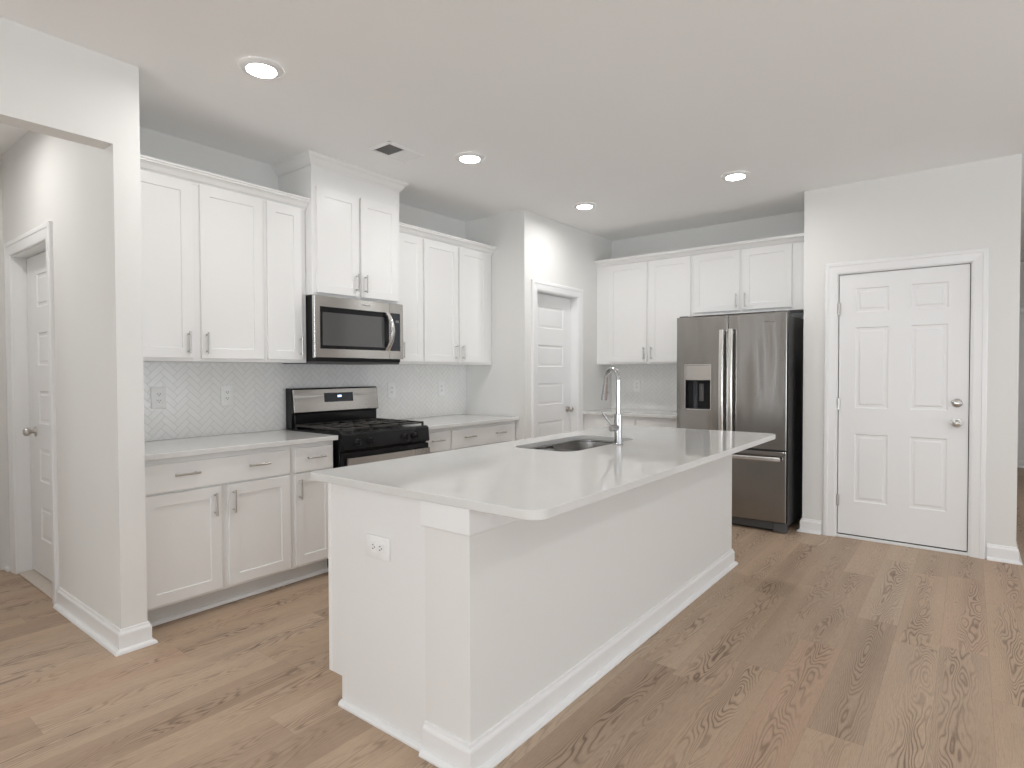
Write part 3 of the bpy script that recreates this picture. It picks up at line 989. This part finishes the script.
mb = MB()
for (xa, ya, za), (xb, yb, zb) in zip(hpts, hpts[1:]):
    mb.prism([(xa, ya), (xb, yb), (xb, yb + 0.016), (xa, ya + 0.016)], lambda x, y: (x, y, 0.702), lambda x, y: (x, y, 0.748))
for x in (RX0 + 0.024, RX1 - 0.044):
    mb.box(x, x + 0.02, 3.148, 3.173, 0.708, 0.742, 0.002)
obj('oven_handle', mb, M['steel_flat'], od, 30, True)
obj('storage_drawer', MB().box(RX0 + 0.003, RX1 - 0.003, 3.176, 3.2145, 0.045, 0.158, 0.004, 2), M['steel_flat'], **w)
ct = obj('cooktop', MB().box(RX0, RX1, 3.192, 3.765, 0.8935, 0.906, 0.004, 2), M['black'], **w)
for bx_, by_, br in ((2.46, 3.34, 0.045), (2.46, 3.62, 0.038), (2.676, 3.48, 0.05), (2.89, 3.34, 0.05), (2.89, 3.62, 0.036)):
    obj('burner_cap', MB().lathe([(0, 0.020), (br * 0.8, 0.019), (br, 0.014), (br, 0.009), (br * 1.15, 0.007), (br * 1.2, 0.0)], (bx_, by_, 0.9065), seg=28), M['iron'], ct, 40, True)
gw = (RX1 - RX0 - 0.024) / 3
for g in range(3):
    a = RX0 + 0.012 + g * gw + 0.002
    b = a + gw - 0.004
    mb = MB()
    y0, y1, z0, z1, t_ = 3.212, 3.745, 0.922, 0.936, 0.006
    for x in (a + t_, (a + b) / 2, b - t_):
        mb.box(x - t_, x + t_, y0, y1, z0, z1, 0.002)
    for y in (y0 + t_, (y0 * 2 + y1) / 3, (y0 + y1) / 2, (y0 + 2 * y1) / 3, y1 - t_):
        mb.box(a, b, y - t_, y + t_, z0, z1, 0.002)
    for x in (a + t_, b - t_):
        for y in (y0 + t_, y1 - t_):
            mb.box(x - t_, x + t_, y - t_, y + t_, 0.9065, z0 + 0.001)
    obj('grate', mb, M['iron'], rg, world=True)
bg = obj('backguard', MB().prism([(3.835, 0.9), (3.766, 0.9), (3.766, 1.010), (3.746, 1.012), (3.764, 1.186), (3.775, 1.190), (3.835, 1.190)], lambda y, z: (RX0, y, z), lambda y, z: (RX1 - 0.002, y, z), 0.003), M['black'], **w)
tz = lambda z: 3.746 + (z - 1.012) * 0.018 / 0.174
obj('fascia', MB().prism([(tz(1.018) - 0.006, 1.018), (tz(1.180) - 0.006, 1.180), (tz(1.180) + 0.001, 1.180), (tz(1.018) + 0.001, 1.018)], lambda y, z: (RX0 + 0.010, y, z), lambda y, z: (RX1 - 0.002, y, z), 0.002), M['steel_flat'], bg, world=True)
obj('rear_vent_trim', MB().box(RX0 + 0.02, RX1 - 0.015, 3.752, 3.767, 0.909, 1.006, 0.003), M['black'], bg, world=True)
ds = obj('display', MB().prism([(tz(1.084) - 0.0085, 1.084), (tz(1.151) - 0.0085, 1.151), (tz(1.151) - 0.0055, 1.151), (tz(1.084) - 0.0055, 1.084)], lambda y, z: (2.574, y, z), lambda y, z: (2.828, y, z)), M['panel_glass'], bg, world=True)
mb = MB()
yd = tz(1.125) - 0.0098
for q in range(3):
    x = 2.690 + q * 0.012
    mb.box(x, x + 0.0075, yd, yd + 0.0012, 1.117, 1.133)
obj('clock_digits', mb, M['clock'], bg, world=True)
# ------------------------------------------------------------------ microwave
MX0, MX1 = 2.268, 3.036
MF = 3.405
MZ0, MZ1 = 1.400, 1.814
mw = thing('microwave', 'stainless over-the-range microwave above the gas range', 'microwave', ((MX0 + MX1) / 2, 3.62, 1.372))
w = dict(parent=mw, world=True)
obj('body', MB().box(MX0 + 0.018, MX1 - 0.008, MF + 0.026, YL - 0.012, 1.376, MZ1 + 0.003, 0.003), M['black_matte'], **w)
obj('underside', MB().box(MX0 + 0.022, MX1 - 0.012, MF + 0.032, YL - 0.02, 1.362, 1.3765, 0.003), M['steel_dark'], **w)
md = obj('door', MB().slab(MX0, 2.903, MZ0, MZ1, MF, 0.026, [(MX0 + 0.042, 2.899, 1.460, 1.742)], [(0.002, -0.004)], 0.003), M['steel_flat'], **w)
obj('window_frame', MB().box(MX0 + 0.0445, 2.8965, MF + 0.0015, MF + 0.0055, 1.4625, 1.7395), M['black'], md, world=True)
obj('window_glass', MB().box(MX0 + 0.062, 2.855, MF + 0.0005, MF + 0.004, 1.483, 1.705, 0.001), M['mw_glass'], md, world=True)
mb = MB().slab(2.905, MX1, MZ0, MZ1, MF, 0.026, [(2.9075, MX1 - 0.030, 1.460, 1.742)], [(0.002, -0.004)], 0.003)
mc = obj('control_panel', mb, M['steel_flat'], **w)
obj('touch_panel', MB().box(2.9095, MX1 - 0.0325, MF + 0.0015, MF + 0.0055, 1.4625, 1.7395), M['panel_glass'], mc, world=True)
obj('readout', MB().box(2.962, 2.995, MF + 0.0008, MF + 0.003, 1.672, 1.690), M['badge'], mc, world=True)
arc = []
for i in range(13):
    s = i / 12
    arc.append((2.874 + 0.012 * math.sin(PI * s), MF - 0.010 - 0.048 * math.sin(PI * s) ** 0.8, 1.462 + s * 0.280))
mb = MB()
t = bmesh.new()
rings = []
for x, y, z in arc:
    rings.append([t.verts.new((x + ox, y + oy, z)) for ox, oy in ((-0.017, 0.005), (-0.015, -0.004), (0, -0.008), (0.015, -0.004), (0.017, 0.005))])
for a, b in zip(rings, rings[1:]):
    for i in range(5):
        t.faces.new((a[i], a[(i + 1) % 5], b[(i + 1) % 5], b[i]))
t.faces.new(rings[0])
t.faces.new(rings[-1][::-1])
bmesh.ops.recalc_face_normals(t, faces=t.faces)
mb.join(t)
mb.box(2.862, 2.888, MF - 0.008, MF + 0.004, 1.468, 1.484).box(2.862, 2.888, MF - 0.008, MF + 0.004, 1.720, 1.736)
obj('handle', mb, M['handle'], md, 50, True)


def lettering(text, size, mat, parent, mtx, name='badge', bold=0.0):
    cu_ = bpy.data.curves.new('t', 'FONT')
    cu_.body = text
    cu_.size = size
    cu_.align_x = 'CENTER'
    cu_.align_y = 'CENTER'
    cu_.extrude = 0.0004
    cu_.offset = bold
    tmp = bpy.data.objects.new('t', cu_)
    COL.objects.link(tmp)
    bpy.context.view_layer.update()
    me = bpy.data.meshes.new_from_object(tmp.evaluated_get(bpy.context.evaluated_depsgraph_get()))
    bpy.data.objects.remove(tmp)
    bpy.data.curves.remove(cu_)
    me.transform(mtx)
    me.materials.clear()
    me.materials.append(mat)
    o = bpy.data.objects.new(name, me)
    COL.objects.link(o)
    o.parent = parent
    return o


def facing(px, py, pz, rotz):
    return Matrix.Translation((px, py, pz)) @ Matrix.Rotation(rotz, 4, 'Z') @ Matrix.Rotation(PI / 2, 4, 'X')


s = root_shift(mw)
lettering('Whirlpool', 0.017, M['badge'], md, facing(2.690 - s.x, MF - 0.0006 - s.y, 1.778 - s.z, 0))

# ------------------------------------------------------------------ refrigerator
QX = 5.0
q0, q1 = 1.144, 2.046
rf = thing('refrigerator', 'stainless french-door refrigerator with ice dispenser in its alcove', 'refrigerator', (QX, q1, 0), FACE_BACK)
WF = q1 - q0
obj('case', MB().box(0.004, WF - 0.004, 0.062, 0.80, 0.045, 1.752, 0.004), M['steel_dark'], rf)
obj('grille', MB().box(0.02, WF - 0.10, 0.050, 0.075, 0.018, 0.078, 0.002).box(WF - 0.10, WF - 0.004, 0.030, 0.09, 0.006, 0.080, 0.003).box(0.004, 0.10, 0.030, 0.09, 0.006, 0.080, 0.003), M['steel_dark'], rf)
obj('foot', MB().box(0.05, WF - 0.05, 0.10, 0.78, 0.0005, 0.046), M['black_matte'], rf)
GAP = 0.445


def fridge_front(name, u0, u1, z0, z1, cells=(), insets=()):
    return obj(name, MB().slab(u0, u1, z0, z1, 0.0, 0.056, list(cells), list(insets), 0.004), M['steel'], rf)


ld = fridge_front('left_door', 0.0, GAP - 0.002, 0.668, 1.771, [(0.072, 0.308, 0.968, 1.364)], [(0.0015, -0.046)])
rd = fridge_front('right_door', GAP + 0.002, WF, 0.668, 1.771)
fz = fridge_front('freezer_drawer', 0.0, WF, 0.090, 0.656)
dp = obj('dispenser_frame', MB().sweep([(0.0735, 0.9695), (0.3065, 0.9695), (0.3065, 1.3625), (0.0735, 1.3625), (0.0735, 0.9695)], [(0, 0.004), (0, -0.0025), (0.007, -0.0025), (0.007, 0.040), (0.002, 0.040)], lambda a, b, h: (a, h, b), 1), M['handle'], ld)
obj('dispenser_panel', MB().box(0.081, 0.299, 0.003, 0.040, 1.224, 1.355, 0.003), M['steel_flat'], dp)
obj('dispenser_cavity', MB().slab(0.081, 0.299, 0.977, 1.2235, 0.004, 0.040, [(0.084, 0.296, 0.982, 1.219)], [(0.001, -0.034)]), M['black_matte'], dp)
obj('dispenser_paddle', MB().box(0.196, 0.202, 0.016, 0.021, 1.045, 1.195, 0.001).box(0.230, 0.236, 0.016, 0.021, 1.045, 1.195, 0.001).box(0.202, 0.230, 0.016, 0.021, 1.189, 1.195, 0.001).box(0.202, 0.230, 0.016, 0.021, 1.045, 1.051, 0.001).box(0.201, 0.231, 0.019, 0.037, 1.050, 1.190), M['steel_dark'], dp)
obj('dispenser_column', MB().box(0.140, 0.180, 0.024, 0.037, 0.984, 1.217, 0.002), M['panel_glass'], dp)


def bar_handle(parent, a, b, width, vertical, name):
    """flat bar bowed away from the door; a, b are (u, z) ends"""
    t = bmesh.new()
    rings = []
    n = 14
    for i in range(n + 1):
        s_ = i / n
        u = a[0] + (b[0] - a[0]) * s_
        z = a[1] + (b[1] - a[1]) * s_
        d = -0.046 - 0.014 * math.sin(PI * s_)
        h = width / 2
        prof = ((-h, 0.010), (-h, -0.002), (-h * 0.6, -0.007), (h * 0.6, -0.007), (h, -0.002), (h, 0.010))
        rings.append([t.verts.new((u + (o if vertical else 0), d + q, z + (0 if vertical else o))) for o, q in prof])
    for r0, r1 in zip(rings, rings[1:]):
        for i in range(6):
            t.faces.new((r0[i], r0[(i + 1) % 6], r1[(i + 1) % 6], r1[i]))
    t.faces.new(rings[0])
    t.faces.new(rings[-1][::-1])
    bmesh.ops.recalc_face_normals(t, faces=t.faces)
    mb = MB()
    mb.join(t)
    for s_ in (0.03, 0.97):
        u = a[0] + (b[0] - a[0]) * s_
        z = a[1] + (b[1] - a[1]) * s_
        mb.box(u - 0.009, u + 0.009, -0.042, 0.001, z - 0.009, z + 0.009, 0.002)
    return obj(name, mb, M['handle'], parent, 30)


bar_handle(ld, (GAP - 0.040, 0.735), (GAP - 0.040, 1.648), 0.034, True, 'handle')
bar_handle(rd, (GAP + 0.034, 0.735), (GAP + 0.034, 1.652), 0.034, True, 'handle')
bar_handle(fz, (0.045, 0.600), (WF - 0.035, 0.600), 0.032, False, 'handle')
for u in (0.05, WF - 0.05):
    obj('hinge_cover', MB().box(u - 0.04, u + 0.04, 0.03, 0.16, 1.7525, 1.785, 0.006, 2), M['steel_dark'], rf, 30)
lettering('Whirlpool', 0.018, M['badge'], rd, Matrix.Translation((0.775, -0.0008, 1.698)) @ Matrix.Rotation(PI / 2, 4, 'X'), bold=0.0005)

# ------------------------------------------------------------------ outlets
def outlet_meshes(name, loc, rot, label, horizontal=False, group='white wall outlets'):
    t = thing(name, label, 'outlet', loc, rot, group)
    pw, ph = (0.084, 0.130) if not horizontal else (0.132, 0.084)
    pl = obj('cover_plate', MB().box(-pw / 2, pw / 2, -0.006, -0.0005, -ph / 2, ph / 2, 0.0025, 2), M['plastic'], t, 30)
    for s_ in (-0.0195, 0.0195):
        cx, cz = (0, s_) if not horizontal else (s_, 0)
        rw, rh = (0.017, 0.0145) if not horizontal else (0.0145, 0.017)
        rc = obj('receptacle', MB().box(cx - rw, cx + rw, -0.0078, -0.0055, cz - rh, cz + rh, 0.002), M['plastic'], t)
        mb = MB()
        for a, b in ((-0.0065, 0.004), (0.0065, 0.004)):
            if horizontal:
                mb.box(cx - b - 0.004, cx - b + 0.004, -0.0083, -0.007, cz + a - 0.0014, cz + a + 0.0014)
            else:
                mb.box(cx + a - 0.0014, cx + a + 0.0014, -0.0083, -0.007, cz + b - 0.004, cz + b + 0.004)
        if horizontal:
            mb.lathe([(0, 0.0013), (0.0026, 0.0013), (0.0026, 0)], (cx + 0.006, -0.007, cz), (0, -1, 0), 10)
        else:
            mb.lathe([(0, 0.0013), (0.0026, 0.0013), (0.0026, 0)], (cx, -0.007, cz - 0.006), (0, -1, 0), 10)
        obj('slots', mb, M['slot'], rc)
    return t


YT = YL - 0.008
o1 = outlet_meshes('wall_outlet', (1.488, YT, 1.152), FACE_LEFT, 'white outlet on the tile nearest the left wall end')
for x, lab in ((1.900, 'white outlet on the tile midway between wall end and range'), (3.290, 'white outlet on the tile just right of the range'), (3.880, 'white outlet on the tile near the pantry side wall')):
    c = copy_tree(o1)
    c.location = (x, YT, 1.152)
    c['label'] = lab
c = copy_tree(o1)
c.location = (XB - 0.008, 2.830, 1.153)
c.rotation_euler = (0, 0, FACE_BACK)
c['label'] = 'white outlet on the tile behind the faucet, left of the refrigerator'
outlet_meshes('wall_outlet', (IX0 + 0.003, 1.706, 0.660), FACE_BACK, 'white sideways outlet on the near end of the island', True)

# ------------------------------------------------------------------ ceiling fixtures
def downlight(x, y, label, group='recessed ceiling lights'):
    t = thing('ceiling_light', label, 'ceiling light', (x, y, CH), 0, group)
    obj('trim_ring', MB().lathe([(0.064, -0.0005), (0.065, -0.012), (0.068, -0.015), (0.074, -0.0145), (0.097, -0.0045), (0.100, -0.0005)], (0, 0, 0), seg=40), M['ring'], t, 40)
    obj('lens', MB().lathe([(0, -0.0055), (0.040, -0.0053), (0.0645, -0.0035), (0.0645, -0.0005)], (0, 0, 0), seg=32), M['lens'], t, 40)
    return t


p0 = downlight(1.502, 2.664, 'recessed ceiling light nearest the viewer, upper left')
for x, y, lab in ((2.980, 2.670, 'recessed ceiling light beside the ceiling vent'),
                  (4.455, 2.657, 'recessed ceiling light before the pantry wall'),
                  (4.466, 1.380, 'recessed ceiling light before the refrigerator'),
                  (-1.6, 1.2, 'recessed living room light behind the viewer'),
                  (-1.6, -1.4, 'recessed living room light at the rear corner'),
                  (1.6, -1.4, 'recessed living room light right of the viewer'),
                  (3.5, -1.4, 'added fill light on the living room ceiling before the entry hall'),  # out of view, added to brighten the entry door wall and nearby floor
                  (0.50, 4.10, 'recessed light on the left hall ceiling'),
                  (7.6, -1.5, 'recessed light on the entry hall ceiling')):
    c = copy_tree(p0)
    c.location = (x, y, CH)
    c['label'] = lab

vt = thing('ceiling_vent', 'white rectangular ceiling vent with dark square grille', 'vent', (2.605, 2.972, CH))
obj('vent_plate', MB().sweep([(-0.150, -0.100), (0.150, -0.100), (0.150, 0.100), (-0.150, 0.100), (-0.150, -0.100)], [(0.0, -0.0005), (0.0, -0.004), (0.010, -0.012), (0.018, -0.012), (0.020, -0.0005)], world_xy, 1).box(0.004, 0.138, -0.082, 0.082, -0.0072, -0.0005), M['trim'], vt)
obj('vent_grille', MB().box(-0.130, 0.0, -0.081, 0.081, -0.0045, -0.0005), M['grille'], vt)
mb = MB()
for i in range(8):
    x = -0.122 + i * 0.0155
    mb.box(x, x + 0.003, -0.080, 0.080, -0.0065, -0.0042)
obj('vent_slats', mb, M['badge'], vt)
mb = MB()
for i in range(7):
    x = 0.016 + i * 0.017
    mb.box(x, x + 0.011, -0.070, 0.070, -0.0085, -0.0068, 0.0006)
obj('vent_louvers', mb, M['trim'], vt)
